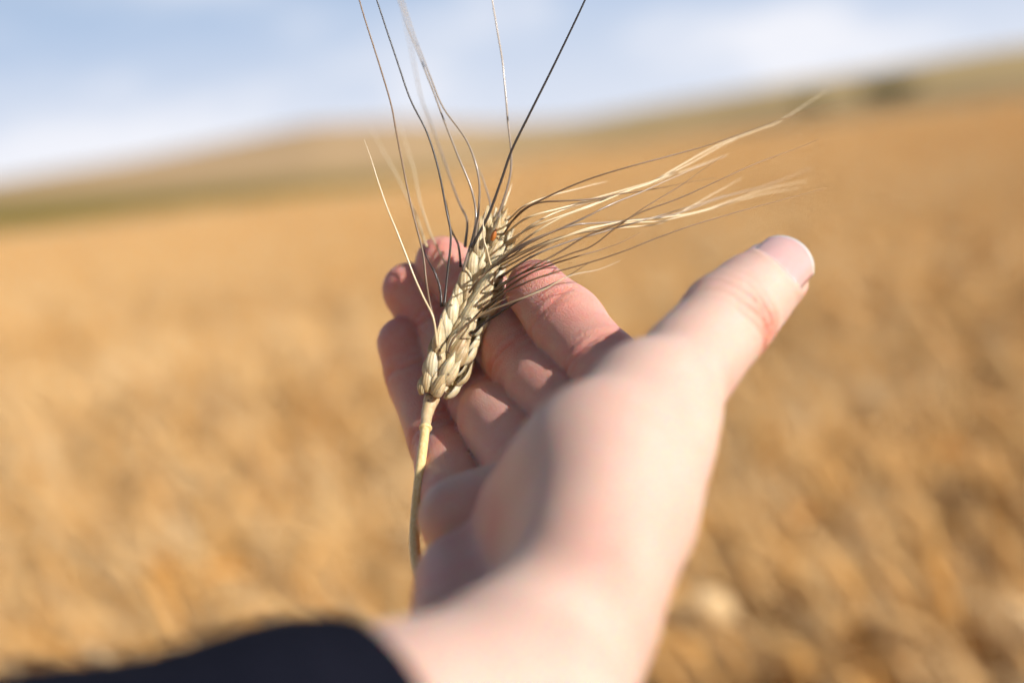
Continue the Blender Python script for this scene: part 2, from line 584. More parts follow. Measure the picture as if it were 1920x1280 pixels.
class Finger:
    """joints MCP, PIP, DIP, TIP (camera cm), radii at joints"""
    def __init__(self, joints, rad, palm_hint, crease=1.0):
        self.J = [np.array(j, float) for j in joints]
        self.r = rad
        J = self.J
        self.pal = []
        for i in range(3):
            f = nrm(J[i + 1] - J[i])
            n = palm_hint - f * (palm_hint @ f)
            self.pal.append(nrm(n))
        self.crease = crease

    def d(self, p):
        J, r = self.J, self.r
        out = None
        for i in range(3):
            a, b = J[i], J[i + 1]
            s = seg(p, a, b, r[i], r[i + 1])
            # the soft pad on the palm side of each phalanx
            off = self.pal[i] * 0.10
            t0, t1 = (0.25, 0.72) if i < 2 else (0.2, 0.86)
            rm = r[i] + (r[i + 1] - r[i]) * 0.5
            pad = seg(p, a + (b - a) * t0 + off, a + (b - a) * t1 + off, rm * 0.95, rm * 0.93 if i < 2 else r[3] * 0.97)
            s = smin(s, pad, 0.35)
            out = s if out is None else smin(out, s, 0.4)
        return out + self.groove(p)

    def groove(self, p):
        """depth of the creases on the palm side at PIP and DIP"""
        J, r = self.J, self.r
        out = np.zeros(len(p))
        for i, (amp, w) in ((1, (0.06, 0.07)), (2, (0.055, 0.07))):
            f = nrm(nrm(J[i + 1] - J[i]) + nrm(J[i] - J[i - 1]))
            pal = nrm(self.pal[i] + self.pal[i - 1])
            q = p - J[i]
            ax = q @ f
            side = q @ np.cross(f, pal)
            fac = sstep((q @ pal) / (r[i] + 0.1), 0.0, 0.7)
            near = np.exp(-(np.linalg.norm(q, axis=1) / (r[i] * 1.6)) ** 4)
            for o_, k_ in ((0.0, 1.0), (0.19, 0.6), (-0.22, 0.45), (0.40, 0.25), (-0.45, 0.2)):
                x = ax - o_ - 0.10 * side * side + 0.05 * np.sin(side * 5 + o_ * 20)
                out = out + amp * k_ * np.exp(-(x / w) ** 2) * fac * near
        return out * self.crease


PALM_UP = nrm(np.array([-0.62, 0.62, 0.42]))
index_f = Finger([C(1222, 840, 27.3), C(1138, 698, 30.4), C(1064, 606, 32.0), C(1003, 540, 32.6)], [0.86, 0.79, 0.76, 0.62], nrm(np.array([-0.80, 0.25, 0.55])))
middle_f = Finger([C(1150, 870, 28.4), C(988, 690, 32.6), C(895, 557, 34.8), C(828, 492, 35.3)], [0.86, 0.79, 0.75, 0.62], nrm(np.array([-0.60, 0.2, 0.75])))
ring_f = Finger([C(1020, 910, 28.8), C(905, 756, 33.4), C(826, 620, 35.2), C(766, 540, 35.6)], [0.86, 0.78, 0.72, 0.62], nrm(np.array([-0.45, 0.2, 0.85])))
pinky_f = Finger([C(878, 980, 29.4), C(836, 838, 33.4), C(783, 706, 34.8), C(756, 640, 35.0)], [0.80, 0.745, 0.675, 0.58], nrm(np.array([-0.25, 0.2, 0.9])))
FINGERS = [index_f, middle_f, ring_f, pinky_f]

# thumb
TH = [C(1104, 1118, 22.4), C(1226, 772, 25.9), C(1360, 604, 28.2), C(1449, 519, 29.6)]
TH_F = nrm(TH[3] - TH[2])
TH_N = np.array([0.02, 0.30, 1.0]); TH_N = nrm(TH_N - TH_F * (TH_N @ TH_F))   # nail side


def thumb_groove(p):
    """knuckle folds on the back of the thumb joint, deeper towards the lower side"""
    f = nrm(nrm(TH[3] - TH[2]) + nrm(TH[2] - TH[1]))
    q = p - TH[2]
    ax = q @ f
    si = q @ np.cross(f, TH_N)
    fac = sstep((q @ TH_N) / 0.9, -0.45, 0.45)
    win = np.exp(-(np.linalg.norm(q, axis=1) / 1.35) ** 6)
    low = 0.25 + 0.95 * sstep(si, -0.35, 0.45)
    g = np.zeros(len(p))
    for o_, amp, w, cv in ((-0.62, 0.07, 0.065, 0.30), (-0.36, 0.12, 0.065, 0.22), (-0.10, 0.15, 0.07, 0.12), (0.14, 0.13, 0.065, 0.0), (0.38, 0.08, 0.06, -0.1)):
        x = ax - o_ - cv * si - 0.10 * si * si + 0.035 * np.sin(si * 7 + o_ * 31)
        g = g + amp * low * np.exp(-(x / w) ** 2) * fac * win
    return g, 0.05 * np.exp(-((ax - 0.05) / 0.5) ** 2) * fac * win


def thumb_d(p):
    a = seg(p, TH[0], TH[1], 1.16, 0.96)
    b = smin(seg(p, TH[1], TH[2], 0.95, 0.83), seg(p, TH[1] * 0.5 + TH[2] * 0.5 + np.array([-0.06, 0.07, 0]), TH[2] * 0.45 + TH[3] * 0.55 + np.array([-0.05, 0.06, 0]), 0.90, 0.74), 0.3)
    c = seg(p, TH[2], TH[3], 0.82, 0.71)
    pad = seg(p, TH[2] + (TH[3] - TH[2]) * 0.25 - TH_N * 0.15, TH[3] - TH_N * 0.12, 0.79, 0.66)
    c = smin(c, pad, 0.3)
    d = smin(smin(a, b, 0.8), c, 0.35)
    g, bulge = thumb_groove(p)
    d = d + g - bulge
    # nail bed: shallow recess bordered by the raised nail fold
    qn = p - TH[3]
    an = qn @ TH_F
    sn = qn @ np.cross(TH_F, TH_N)
    up = sstep(qn @ TH_N, 0.0, 0.35)
    e = np.sqrt((sn / 0.66) ** 2 + (np.minimum(an - 0.05, 0) / 0.72) ** 2)
    d = d - 0.03 * np.exp(-((e - 1.12) / 0.13) ** 2) * up * sstep(an, 0.55, 0.1)
    d = d + 0.02 * sstep(1.0 - e, 0.0, 0.1) * up * sstep(an, -1.0, -0.6)
    return d


WR = C(945, 1366, 20.6)               # wrist centre
FA_DIR = nrm(np.array([-0.74, -0.07, 0.66]))


def hand_sdf(p):
    p = p.astype(np.float64)
    # palm body: four metacarpal rays
    mc = [(C(1045, 1260, 21.8), 1.2, index_f.J[0], 0.92), (C(1020, 1280, 22.2), 1.15, middle_f.J[0], 0.98),
          (C(970, 1280, 23.0), 1.12, ring_f.J[0], 0.95), (C(925, 1270, 23.6), 1.10, pinky_f.J[0], 0.90)]
    palm = None
    for i, (a, ra, b, rb) in enumerate(mc):
        s = seg(p, a, b - PALM_UP * 0.12, ra, rb)
        palm = s if palm is None else smin(palm, s, 0.7)
    # wrist and forearm
    fore = seg(p, WR, WR + FA_DIR * 7, 1.86, 2.1)
    fore = smin(fore, seg(p, WR + FA_DIR * 7, WR + FA_DIR * 9, 2.1, 2.15), 1.0)
    palm = smin(palm, fore, 0.45)
    # thenar muscle
    then = seg(p, C(1215, 748, 25.6), C(1165, 770, 27.0), 0.98, 0.85)
    for A_, B_, ra, rb in ((C(1128, 856, 24.1), C(1070, 884, 25.0), 1.10, 1.0), (C(1138, 925, 23.2), C(1000, 950, 26.0), 1.08, 0.98), (C(1110, 1030, 22.6), C(970, 1060, 26.2), 1.0, 0.9)):
        then = smin(then, seg(p, A_, B_, ra, rb), 0.9)
    then = smin(then, seg(p, C(1128, 852, 24.2), C(1205, 792, 25.6), 1.06, 0.85), 0.9)
    then = smin(then, seg(p, C(1216, 862, 25.0), C(1178, 965, 23.8), 1.0, 1.08), 0.6)
    th = smin(thumb_d(p), then, 0.6)
    d = smin(palm, th, 0.5)
    d = smin(d, seg(p, C(1068, 1118, 22.5), C(962, 1245, 21.3), 0.95, 1.3), 0.4)
    # heel of the little-finger side, then the pad below the little finger: a crease stays between them
    hyp = seg(p, C(868, 1090, 26.0), C(880, 1185, 24.6), 0.90, 1.08)
    d = smin(d, hyp, 0.35)
    pad = seg(p, C(862, 972, 27.6), C(980, 935, 27.4), 0.82, 0.85)
    d = smin(d, pad, 0.16)
    # fingers: each blends with the palm, but not with its neighbours
    out = d
    for F in FINGERS:
        fd = F.d(p)
        out = np.minimum(out, smin(d, fd, 0.25)) if out is not d else smin(d, fd, 0.25)
    # web between thumb and index
    return out


def surface_nets(f, lo, hi, h):
    n = np.ceil((hi - lo) / h).astype(int) + 1
    ch = 5
    nc = np.ceil(n / ch).astype(int) + 2
    ax = [lo[i] + h * ch * np.arange(nc[i]) for i in range(3)]
    G = np.stack(np.meshgrid(*ax, indexing='ij'), -1).reshape(-1, 3)
    dc = f(G).reshape(nc)
    D = np.repeat(np.repeat(np.repeat(dc, ch, 0), ch, 1), ch, 2)[:n[0], :n[1], :n[2]].astype(np.float32)
    act = np.argwhere(np.abs(D) < h * ch * 1.9)
    Pt = lo + act * h
    for s in range(0, len(Pt), 400000):
        a = act[s:s + 400000]
        D[a[:, 0], a[:, 1], a[:, 2]] = f(Pt[s:s + 400000])
    S = D < 0
    c = np.zeros(np.array(D.shape) - 1, np.int8)
    for dx in (0, 1):
        for dy in (0, 1):
            for dz in (0, 1):
                c += S[dx:dx + c.shape[0], dy:dy + c.shape[1], dz:dz + c.shape[2]]
    cells = np.argwhere((c > 0) & (c < 8))
    idx = -np.ones(c.shape, np.int64)
    idx[cells[:, 0], cells[:, 1], cells[:, 2]] = np.arange(len(cells))
    acc = np.zeros((len(cells), 3)); cnt = np.zeros(len(cells))
    corners = [(x, y, z) for x in (0, 1) for y in (0, 1) for z in (0, 1)]
    for a in corners:
        for k in range(3):
            if a[k] == 0:
                b = list(a); b[k] = 1
                va = D[cells[:, 0] + a[0], cells[:, 1] + a[1], cells[:, 2] + a[2]]
                vb = D[cells[:, 0] + b[0], cells[:, 1] + b[1], cells[:, 2] + b[2]]
                m = (va < 0) != (vb < 0)
                t = np.where(m, va / np.where(m, va - vb, 1), 0)
                q = np.tile(np.array(a, float), (len(cells), 1)); q[:, k] += t
                acc += np.where(m[:, None], q, 0); cnt += m
    V = lo + (cells + acc / cnt[:, None]) * h
    F = []
    for k in range(3):
        sl0 = [slice(None)] * 3; sl1 = [slice(None)] * 3
        sl0[k] = slice(0, -1); sl1[k] = slice(1, None)
        e = np.argwhere(S[tuple(sl0)] != S[tuple(sl1)])
        u, v = [(1, 2), (2, 0), (0, 1)][k]
        ok = (e[:, u] > 0) & (e[:, v] > 0) & (e[:, u] < c.shape[u]) & (e[:, v] < c.shape[v]) & (e[:, k] < c.shape[k])
        e = e[ok]
        def at(du, dv):
            q = e.copy(); q[:, u] += du; q[:, v] += dv
            return idx[q[:, 0], q[:, 1], q[:, 2]]
        quad = np.stack([at(-1, -1), at(0, -1), at(0, 0), at(-1, 0)], 1)
        flip = ~S[e[:, 0], e[:, 1], e[:, 2]]
        quad[flip] = quad[flip][:, ::-1]
        F.append(quad)
    F = np.vstack(F)
    F = F[(F >= 0).all(1)]
    return V, F


def grad(f, p, e=0.02):
    g = np.zeros_like(p)
    for k in range(3):
        o = np.zeros(3); o[k] = e
        g[:, k] = (f(p + o) - f(p - o)) / (2 * e)
    return g


lo = np.array([-9.5, -9.6, -36.5]); hi = np.array([7.5, 3.0, -11.5])
HV, HF = surface_nets(hand_sdf, lo, hi, HAND_RES)
for _ in range(2):
    g = grad(hand_sdf, HV)
    dd = hand_sdf(HV)
    HV = HV - g * (dd / np.maximum((g * g).sum(1), 0.25))[:, None] * 0.8

# blood under the skin: fingertips, finger pads, joints and palm pads are pinker than the wrist
flush = np.zeros(len(HV))
for F in FINGERS:
    flush = np.maximum(flush, 0.85 * np.exp(-(np.linalg.norm(HV - F.J[3], axis=1) / 1.3) ** 2))
    for a, b in ((0, 1), (1, 2), (2, 3)):
        flush = np.maximum(flush, 0.56 * np.exp(-(np.maximum(seg(HV, F.J[a], F.J[b], 0.7, 0.7), 0) / 0.6) ** 2))
flush = np.maximum(flush, 0.55 * np.exp(-(np.linalg.norm(HV - TH[2], axis=1) / 0.8) ** 2))
flush = np.maximum(flush, 0.7 * np.exp(-(np.linalg.norm(HV - TH[3] + TH_N * 0.5, axis=1) / 0.8) ** 2))
flush = np.maximum(flush, 0.45 * np.exp(-(np.linalg.norm(HV - C(866, 962, 26), axis=1) / 1.5) ** 2))
flush = np.maximum(flush, 0.22 * np.exp(-(np.linalg.norm(HV - C(1150, 990, 21.2), axis=1) / 0.9) ** 2))
palm_shade = np.maximum(seg(HV, C(985, 960, 25.2), C(880, 1080, 25.2), 0.8, 0.8), 0)  # palm hollow: redder colour painted in to warm its shade
flush = np.maximum(flush, 0.5 * np.exp(-(palm_shade / 0.9) ** 2))

# folded skin is redder
flush = np.clip(flush + thumb_groove(HV)[0] * 3.0, 0, 1.3)
for F in FINGERS:
    flush = flush + F.groove(HV) * 4.0 * (seg(HV, F.J[1], F.J[2], F.r[1], F.r[2]) < 0.2)

skin, n, b = new_mat("skin")
at_ = node(n, 'ShaderNodeAttribute', attribute_name="flush")
tc = node(n, 'ShaderNodeTexCoord')
n1 = node(n, 'ShaderNodeTexNoise', Scale=0.9, Detail=4.0, Roughness=0.6)
n2 = node(n, 'ShaderNodeTexNoise', Scale=9.0, Detail=3.0, Roughness=0.6)
n.links.new(tc.outputs['Object'], n1.inputs['Vector'])
n.links.new(tc.outputs['Object'], n2.inputs['Vector'])
m1 = node(n, 'ShaderNodeMath', operation='MULTIPLY_ADD')
m1.inputs[1].default_value = 0.9; m1.inputs[2].default_value = -0.45
n.links.new(n1.outputs['Fac'], m1.inputs[0])
m2 = node(n, 'ShaderNodeMath', operation='MULTIPLY_ADD')
m2.inputs[1].default_value = 0.35
n.links.new(n2.outputs['Fac'], m2.inputs[0])
n.links.new(m1.outputs[0], m2.inputs[2])
m3 = node(n, 'ShaderNodeMath', operation='ADD')
n.links.new(m2.outputs[0], m3.inputs[0]); n.links.new(at_.outputs['Fac'], m3.inputs[1])
rp = ramp(n, [(0.0, (0.605, 0.428, 0.35)), (0.45, (0.60, 0.36, 0.29)), (1.0, (0.61, 0.215, 0.165))])
n.links.new(m3.outputs[0], rp.inputs['Fac'])
n.links.new(rp.outputs['Color'], b.inputs['Base Color'])
b.inputs['Subsurface Weight'].default_value = 1.0
b.inputs['Subsurface Radius'].default_value = (1.0, 0.28, 0.14)
b.inputs['Subsurface Scale'].default_value = 0.0019
b.inputs['Roughness'].default_value = 0.42
b.inputs['Specular IOR Level'].default_value = 0.45
# pores and fine skin lines
v1 = node(n, 'ShaderNodeTexVoronoi', Scale=14.0, feature='DISTANCE_TO_EDGE')
v2 = node(n, 'ShaderNodeTexNoise', Scale=30.0, Detail=3.0)
mpv = node(n, 'ShaderNodeMapping'); mpv.inputs['Scale'].default_value = (1, 1, 1.6)
n.links.new(tc.outputs['Object'], mpv.inputs['Vector'])
n.links.new(mpv.outputs['Vector'], v1.inputs['Vector']); n.links.new(tc.outputs['Object'], v2.inputs['Vector'])
ad = node(n, 'ShaderNodeMath', operation='MULTIPLY_ADD'); ad.inputs[1].default_value = 0.6
n.links.new(v2.outputs['Fac'], ad.inputs[0]); n.links.new(v1.outputs['Distance'], ad.inputs[2])
bp = node(n, 'ShaderNodeBump', Strength=0.6, Distance=0.0005)
n.links.new(ad.outputs[0], bp.inputs['Height'])
n.links.new(bp.outputs['Normal'], b.inputs['Normal'])

person = make_obj("person", HV, HF, skin)
person.matrix_world = HANDM
a_ = person.data.attributes.new("flush", 'FLOAT', 'POINT')
a_.data.foreach_set('value', flush.astype(np.float32))
tag(person, "open hand of a person in a dark navy sleeve cradling a wheat ear", "person")

# fingernails
nail, n, b = new_mat("nail")
b.inputs['Roughness'].default_value = 0.2
b.inputs['Coat Weight'].default_value = 0.6
b.inputs['Coat Roughness'].default_value = 0.12
b.inputs['Subsurface Weight'].default_value = 0.6
b.inputs['Subsurface Radius'].default_value = (1.0, 0.4, 0.3)
b.inputs['Subsurface Scale'].default_value = 0.002
an_ = node(n, 'ShaderNodeAttribute', attribute_name="along")
nr = ramp(n, [(0.0, (0.70, 0.50, 0.46)), (0.22, (0.56, 0.35, 0.33)), (0.88, (0.60, 0.36, 0.33)), (0.94, (0.80, 0.72, 0.64)), (1.0, (0.84, 0.78, 0.71))])
n.links.new(an_.outputs['Fac'], nr.inputs['Fac'])
n.links.new(nr.outputs['Color'], b.inputs['Base Color'])


def make_nail(tip, f, nn, r, half_ang, length, free):
    """a curved plate lying on the fingertip's surface"""
    s_ = np.cross(f, nn)
    NU, NV = 17, 19
    base = []
    for j in range(NV):
        v = j / (NV - 1)
        for i in range(NU):
            u = i / (NU - 1) * 2 - 1
            # rounded cuticle at the root, rounded free edge
            vv = -length + (length + free) * v
            root = 0.55 * r * (u * u) * (1 - v) ** 2
            edge = -0.42 * r * (u * u) * v ** 2
            ang = half_ang * u
            base.append((vv + root + edge, ang, v))
    base = np.array(base)
    ax = np.minimum(base[:, 0], 0.28 * r)
    dirs = np.cos(base[:, 1])[:, None] * nn + np.sin(base[:, 1])[:, None] * s_
    org = tip + ax[:, None] * f
    t = np.full(len(base), r)
    for _ in range(8):
        t = t - hand_sdf(org + dirs * t[:, None]) * 0.9
    tt = t.reshape(NV, NU)
    # the nail is stiffer than the skin: even out its curve
    tt = 0.35 * tt + 0.65 * np.median(tt)
    P = org + dirs * (tt.reshape(-1) + 0.045)[:, None]
    over = np.maximum(base[:, 0] - 0.28 * r, 0)
    P = P + over[:, None] * f - over[:, None] ** 2 * nn * 0.5
    low = P - dirs * 0.05
    V = np.vstack([P, low])
    F = []
    N = NU * NV
    for j in range(NV - 1):
        for i in range(NU - 1):
            a = j * NU + i
            F.append([a, a + 1, a + NU + 1, a + NU])
            F.append([N + a, N + a + NU, N + a + NU + 1, N + a + 1])
    ring = [i for i in range(NU)] + [j * NU + NU - 1 for j in range(1, NV)] + [(NV - 1) * NU + i for i in range(NU - 2, -1, -1)] + [j * NU for j in range(NV - 2, 0, -1)]
    for a, c in zip(ring, ring[1:] + ring[:1]):
        F.append([c, a, N + a, N + c])
    o = make_obj("fingernail", V, F, nail, person)
    q = o.data.attributes.new("along", 'FLOAT', 'POINT')
    q.data.foreach_set('value', np.concatenate([base[:, 2], base[:, 2]]).astype(np.float32))
    return o


make_nail(TH[3], TH_F, TH_N, 0.71, R(55), 0.74, 0.70)["label"] = "pale glossy thumbnail"
for F in FINGERS:
    f = nrm(F.J[3] - F.J[2])
    make_nail(F.J[3], f, -F.pal[2], F.r[3], R(58), 0.55, F.r[3] * 0.95)

# sleeve
cloth, n, b = new_mat("navy_cloth")
tc = node(n, 'ShaderNodeTexCoord')
nz = node(n, 'ShaderNodeTexNoise', Scale=2.2, Detail=5.0)
wv = node(n, 'ShaderNodeTexWave', Scale=9.0, Distortion=0.4)
n.links.new(tc.outputs['Object'], nz.inputs['Vector']); n.links.new(tc.outputs['Object'], wv.inputs['Vector'])
rp = ramp(n, [(0.3, (0.004, 0.005, 0.010)), (0.7, (0.007, 0.0075, 0.014))])
n.links.new(nz.outputs['Fac'], rp.inputs['Fac']); n.links.new(rp.outputs['Color'], b.inputs['Base Color'])
b.inputs['Roughness'].default_value = 0.9
b.inputs['Specular IOR Level'].default_value = 0.06
bp = node(n, 'ShaderNodeBump', Strength=0.4, Distance=0.0006)
n.links.new(wv.outputs['Fac'], bp.inputs['Height']); n.links.new(bp.outputs['Normal'], b.inputs['Normal'])
S0 = WR + FA_DIR * 2.55
n0 = nrm(np.cross(FA_DIR, [0, 0, 1.0])); n0 = -n0 if n0[1] < 0 else n0
b0 = np.cross(FA_DIR, n0)
NA, NL = 72, 44
V = []
prof = [(0.9, -0.55), (0.25, -0.5), (-0.05, -0.28), (-0.10, -0.05), (0.0, 0.08)] + [(x, 0.08) for x in np.linspace(0.25, 21, NL)]
for x, dr in prof:
    for k in range(NA):
        a = 2 * math.pi * k / NA
        r = 2.08 + dr + 0.058 * max(x, 0) + 0.08 * math.sin(x * 1.7 + 2 * math.sin(a)) * min(1, max(x, 0)) + 0.05 * math.sin(3.1 * a + x * 0.9)
        r += 0.06 * math.exp(-((x - 1.1) / 0.12) ** 2) * -1
        V.append(S0 + FA_DIR * x + r * (math.cos(a) * n0 + math.sin(a) * b0))
F = []
for i in range(len(prof) - 1):
    for k in range(NA):
        k2 = (k + 1) % NA
        F.append([i * NA + k, (i + 1) * NA + k, (i + 1) * NA + k2, i * NA + k2])
F.append([(len(prof) - 1) * NA + k for k in range(NA)])
sl = make_obj("jacket_sleeve", V, F, cloth, person)
sl["label"] = "dark navy jacket sleeve"

# ------------------------------------------------------------------ the wheat ear resting on the fingers
straw, n, b = new_mat("ear_straw")
oi = node(n, 'ShaderNodeObjectInfo'); tc = node(n, 'ShaderNodeTexCoord')
av_ = node(n, 'ShaderNodeAttribute', attribute_name="along")
sn = node(n, 'ShaderNodeTexNoise', Scale=7.0, Detail=4.0, Roughness=0.65)
n.links.new(tc.outputs['Object'], sn.inputs['Vector'])
sa = node(n, 'ShaderNodeMath', operation='MULTIPLY_ADD'); sa.inputs[1].default_value = 0.5
n.links.new(oi.outputs['Random'], sa.inputs[0])
sb = node(n, 'ShaderNodeMath', operation='MULTIPLY_ADD'); sb.inputs[1].default_value = 0.75; sb.inputs[2].default_value = -0.12
n.links.new(sn.outputs['Fac'], sb.inputs[0]); n.links.new(sb.outputs[0], sa.inputs[2])
sr = ramp(n, [(0.05, (0.29, 0.175, 0.075)), (0.35, (0.47, 0.335, 0.17)), (0.65, (0.62, 0.48, 0.285)), (1.0, (0.74, 0.63, 0.44))])
n.links.new(sa.outputs[0], sr.inputs['Fac'])
# dark specks of weathering
vo = node(n, 'ShaderNodeTexVoronoi', Scale=5.5)
n.links.new(tc.outputs['Object'], vo.inputs['Vector'])
vm = node(n, 'ShaderNodeMapRange'); vm.inputs['From Min'].default_value = 0.10; vm.inputs['From Max'].default_value = 0.22
vm.inputs['To Min'].default_value = 0.75; vm.inputs['To Max'].default_value = 0.0
n.links.new(vo.outputs['Distance'], vm.inputs['Value'])
vc = node(n, 'ShaderNodeMath', operation='GREATER_THAN'); vc.inputs[1].default_value = 0.62
n.links.new(vo.outputs['Color'], vc.inputs[0])
vmul = node(n, 'ShaderNodeMath', operation='MULTIPLY')
n.links.new(vm.outputs[0], vmul.inputs[0]); n.links.new(vc.outputs[0], vmul.inputs[1])
sx = node(n, 'ShaderNodeMix', data_type='RGBA'); sx.inputs['B'].default_value = (0.10, 0.06, 0.035, 1)
n.links.new(vmul.outputs[0], sx.inputs['Factor']); n.links.new(sr.outputs['Color'], sx.inputs['A'])
n.links.new(sx.outputs['Result'], b.inputs['Base Color'])
b.inputs['Roughness'].default_value = 0.48
b.inputs['Subsurface Weight'].default_value = 0.6
b.inputs['Subsurface Radius'].default_value = (1.0, 0.7, 0.4)
b.inputs['Subsurface Scale'].default_value = 0.0012
wv = node(n, 'ShaderNodeAttribute', attribute_name="ribs")
wm = node(n, 'ShaderNodeMath', operation='MULTIPLY'); wm.inputs[1].default_value = 44.0
ws = node(n, 'ShaderNodeMath', operation='SINE')
n.links.new(wv.outputs['Fac'], wm.inputs[0]); n.links.new(wm.outputs[0], ws.inputs[0])
wb = node(n, 'ShaderNodeBump', Strength=0.32, Distance=0.00012)
n.links.new(ws.outputs[0], wb.inputs['Height']); n.links.new(wb.outputs['Normal'], b.inputs['Normal'])


def awn_mat(name, c0, c1, rough):
    m, n, b = new_mat(name)
    at_ = node(n, 'ShaderNodeAttribute', attribute_name="along")
    r = ramp(n, [(0.0, c0), (1.0, c1)])
    n.links.new(at_.outputs['Fac'], r.inputs['Fac']); n.links.new(r.outputs['Color'], b.inputs['Base Color'])
    b.inputs['Roughness'].default_value = rough
    return m


AW = {'k': awn_mat("awn_dark", (0.05, 0.035, 0.025), (0.012, 0.010, 0.010), 0.35),
      'b': awn_mat("awn_brown", (0.16, 0.10, 0.055), (0.20, 0.115, 0.045), 0.4),
      's': awn_mat("awn_silver", (0.20, 0.15, 0.11), (0.50, 0.42, 0.33), 0.22),
      'p': awn_mat("awn_pale", (0.55, 0.41, 0.22), (0.82, 0.70, 0.50), 0.28)}

EAR_D = 0.6                          # the ear lies against the fingers


def E(px, py, d):
    return C(px, py, d + EAR_D)


ear = bpy.data.objects.new("wheat_ear", None)
col.objects.link(ear)
ear.matrix_world = HANDM
tag(ear, "dry bearded wheat ear on a cut straw stem lying on the open hand", "wheat ear")

AX = spline([E(806, 757, 31.55), E(816, 735, 31.6), E(838, 680, 31.75), E(878, 582, 32.1), E(918, 470, 32.4), E(941, 402, 32.55)], 60)


def ear_frame(t):
    i = t * 59
    k = int(np.clip(i, 0, 58))
    p = AX[k] + (AX[k + 1] - AX[k]) * (i - k)
    a = AX[min(k + 3, 59)] - AX[max(k - 3, 0)]
    a = a / np.linalg.norm(a)
    v = np.array([0, 0, 1.0]); v = v - a * (v @ a); v /= np.linalg.norm(v)
    return p, a, v, np.cross(v, a) * -1       # axis, towards viewer, to the right


def husk(name, base, up, out, length, width, depth, parent, beak=0.12, mat=None):
    """a boat-shaped scale: pointed, keeled, bulging outwards"""
    lat = np.cross(up, out)
    NV_, NU_ = 13, 9
    V, al, rb = [], [], []
    for side in (1, 0):
        for j in range(NV_):
            v = j / (NV_ - 1)
            w = width * 0.5 * (math.sin(math.pi * min(1, 0.10 + 0.90 * v) ** 0.8) ** 0.75 if v < 1 else 0.0)
            w = max(w, 0.012) if v < 1 else 0.006
            dp = depth * math.sin(math.pi * (0.12 + 0.84 * v)) ** 0.8
            bend = 0.10 * length * (v - 0.5) ** 2 * -1
            for i in range(NU_):
                u = i / (NU_ - 1) * 2 - 1
                x = w * math.sin(u * 1.5)
                y = dp * (math.cos(u * 1.5) - 0.1) + 0.018 * math.exp(-(u / 0.16) ** 2) * (1 if v > 0.2 else 0)
                if not side: y = y - 0.035
                z = length * v + (beak * length * (v - 0.9) * 3 if v > 0.9 else 0)
                V.append(base + up * z + lat * x + out * (y + bend)); al.append(v); rb.append(u * 0.5 + 0.5)
    F = []
    N = NV_ * NU_
    for j in range(NV_ - 1):
        for i in range(NU_ - 1):
            a = j * NU_ + i
            F.append([a, a + NU_, a + NU_ + 1, a + 1])
            F.append([N + a, N + a + 1, N + a + NU_ + 1, N + a + NU_])
    ring = [i for i in range(NU_)] + [j * NU_ + NU_ - 1 for j in range(1, NV_)] + [(NV_ - 1) * NU_ + i for i in range(NU_ - 2, -1, -1)] + [j * NU_ for j in range(NV_ - 2, 0, -1)]
    for a, c in zip(ring, ring[1:] + ring[:1]):
        F.append([a, c, N + c, N + a])
    o = make_obj(name, V, F, mat or straw, parent)
    for nm, vals in (("along", al), ("ribs", rb)):
        q = o.data.attributes.new(nm, 'FLOAT', 'POINT'); q.data.foreach_set('value', np.array(vals, np.float32))
    return o


def rot(v, axis, ang):
    return v * math.cos(ang) + np.cross(axis, v) * math.sin(ang) + axis * (axis @ v) * (1 - math.cos(ang))


# the rachis the spikelets sit on
rv, rf = tube(AX[2:54], np.linspace(0.10, 0.07, 52), 8)
make_obj("rachis", rv, rf, straw, ear)

NODES = 21
for i in range(NODES):
    t = 0.03 + 0.83 * i / (NODES - 1)
    p, a, v, s = ear_frame(t)
    j = lambda q: rng.normal() * q
    front = (i % 2 == 0)
    yawa = R(-16 + j(5)) if front else R(160 + j(5))
    o_ = rot(v, a, yawa)                       # facing of this spikelet
    l_ = np.cross(a, o_)
    k = (0.66, 0.74, 0.82)[i] if i < 3 else (0.86 if i < 12 else 0.86 - 0.03 * (i - 11))
    k *= 0.96 * rng.uniform(0.94, 1.07)
    base = p + o_ * 0.10
    # centre floret is the spikelet's own mesh, the scales around it are its pieces
    up_c = nrm(a + o_ * (0.24 + j(0.07)) + l_ * j(0.09))
    sp = husk("spikelet", base + o_ * 0.12 + a * 0.24 * k, up_c, nrm(o_ - up_c * (o_ @ up_c)), 0.86 * k * rng.uniform(0.9, 1.1), 0.34 * k, 0.17 * k, ear)
    for sg in (-1, 1):
        up = nrm(a + l_ * sg * (0.22 + j(0.07)) + o_ * (0.20 + j(0.06)))
        of = nrm(rot(o_, a, sg * R(24 + j(9))))
        of = nrm(of - up * (of @ up))
        husk("lemma", base + l_ * sg * (0.19 + j(0.02)) * k + o_ * 0.15 + a * (0.10 + j(0.04)) * k, up, of, 1.02 * k * rng.uniform(0.92, 1.1), 0.44 * k * rng.uniform(0.9, 1.1), 0.25 * k, sp, beak=0.3)
        up = nrm(a + l_ * sg * (0.20 + j(0.07)) + o_ * (0.12 + j(0.06)))
        of = nrm(rot(o_, a, sg * R(50 + j(9))))
        of = nrm(of - up * (of @ up))
        husk("glume", base + l_ * sg * (0.30 + j(0.02)) * k + o_ * 0.12 - a * (0.02 + j(0.03)), up, of, 0.80 * k * rng.uniform(0.9, 1.1), 0.42 * k * rng.uniform(0.9, 1.1), 0.21 * k, sp, beak=0.5)

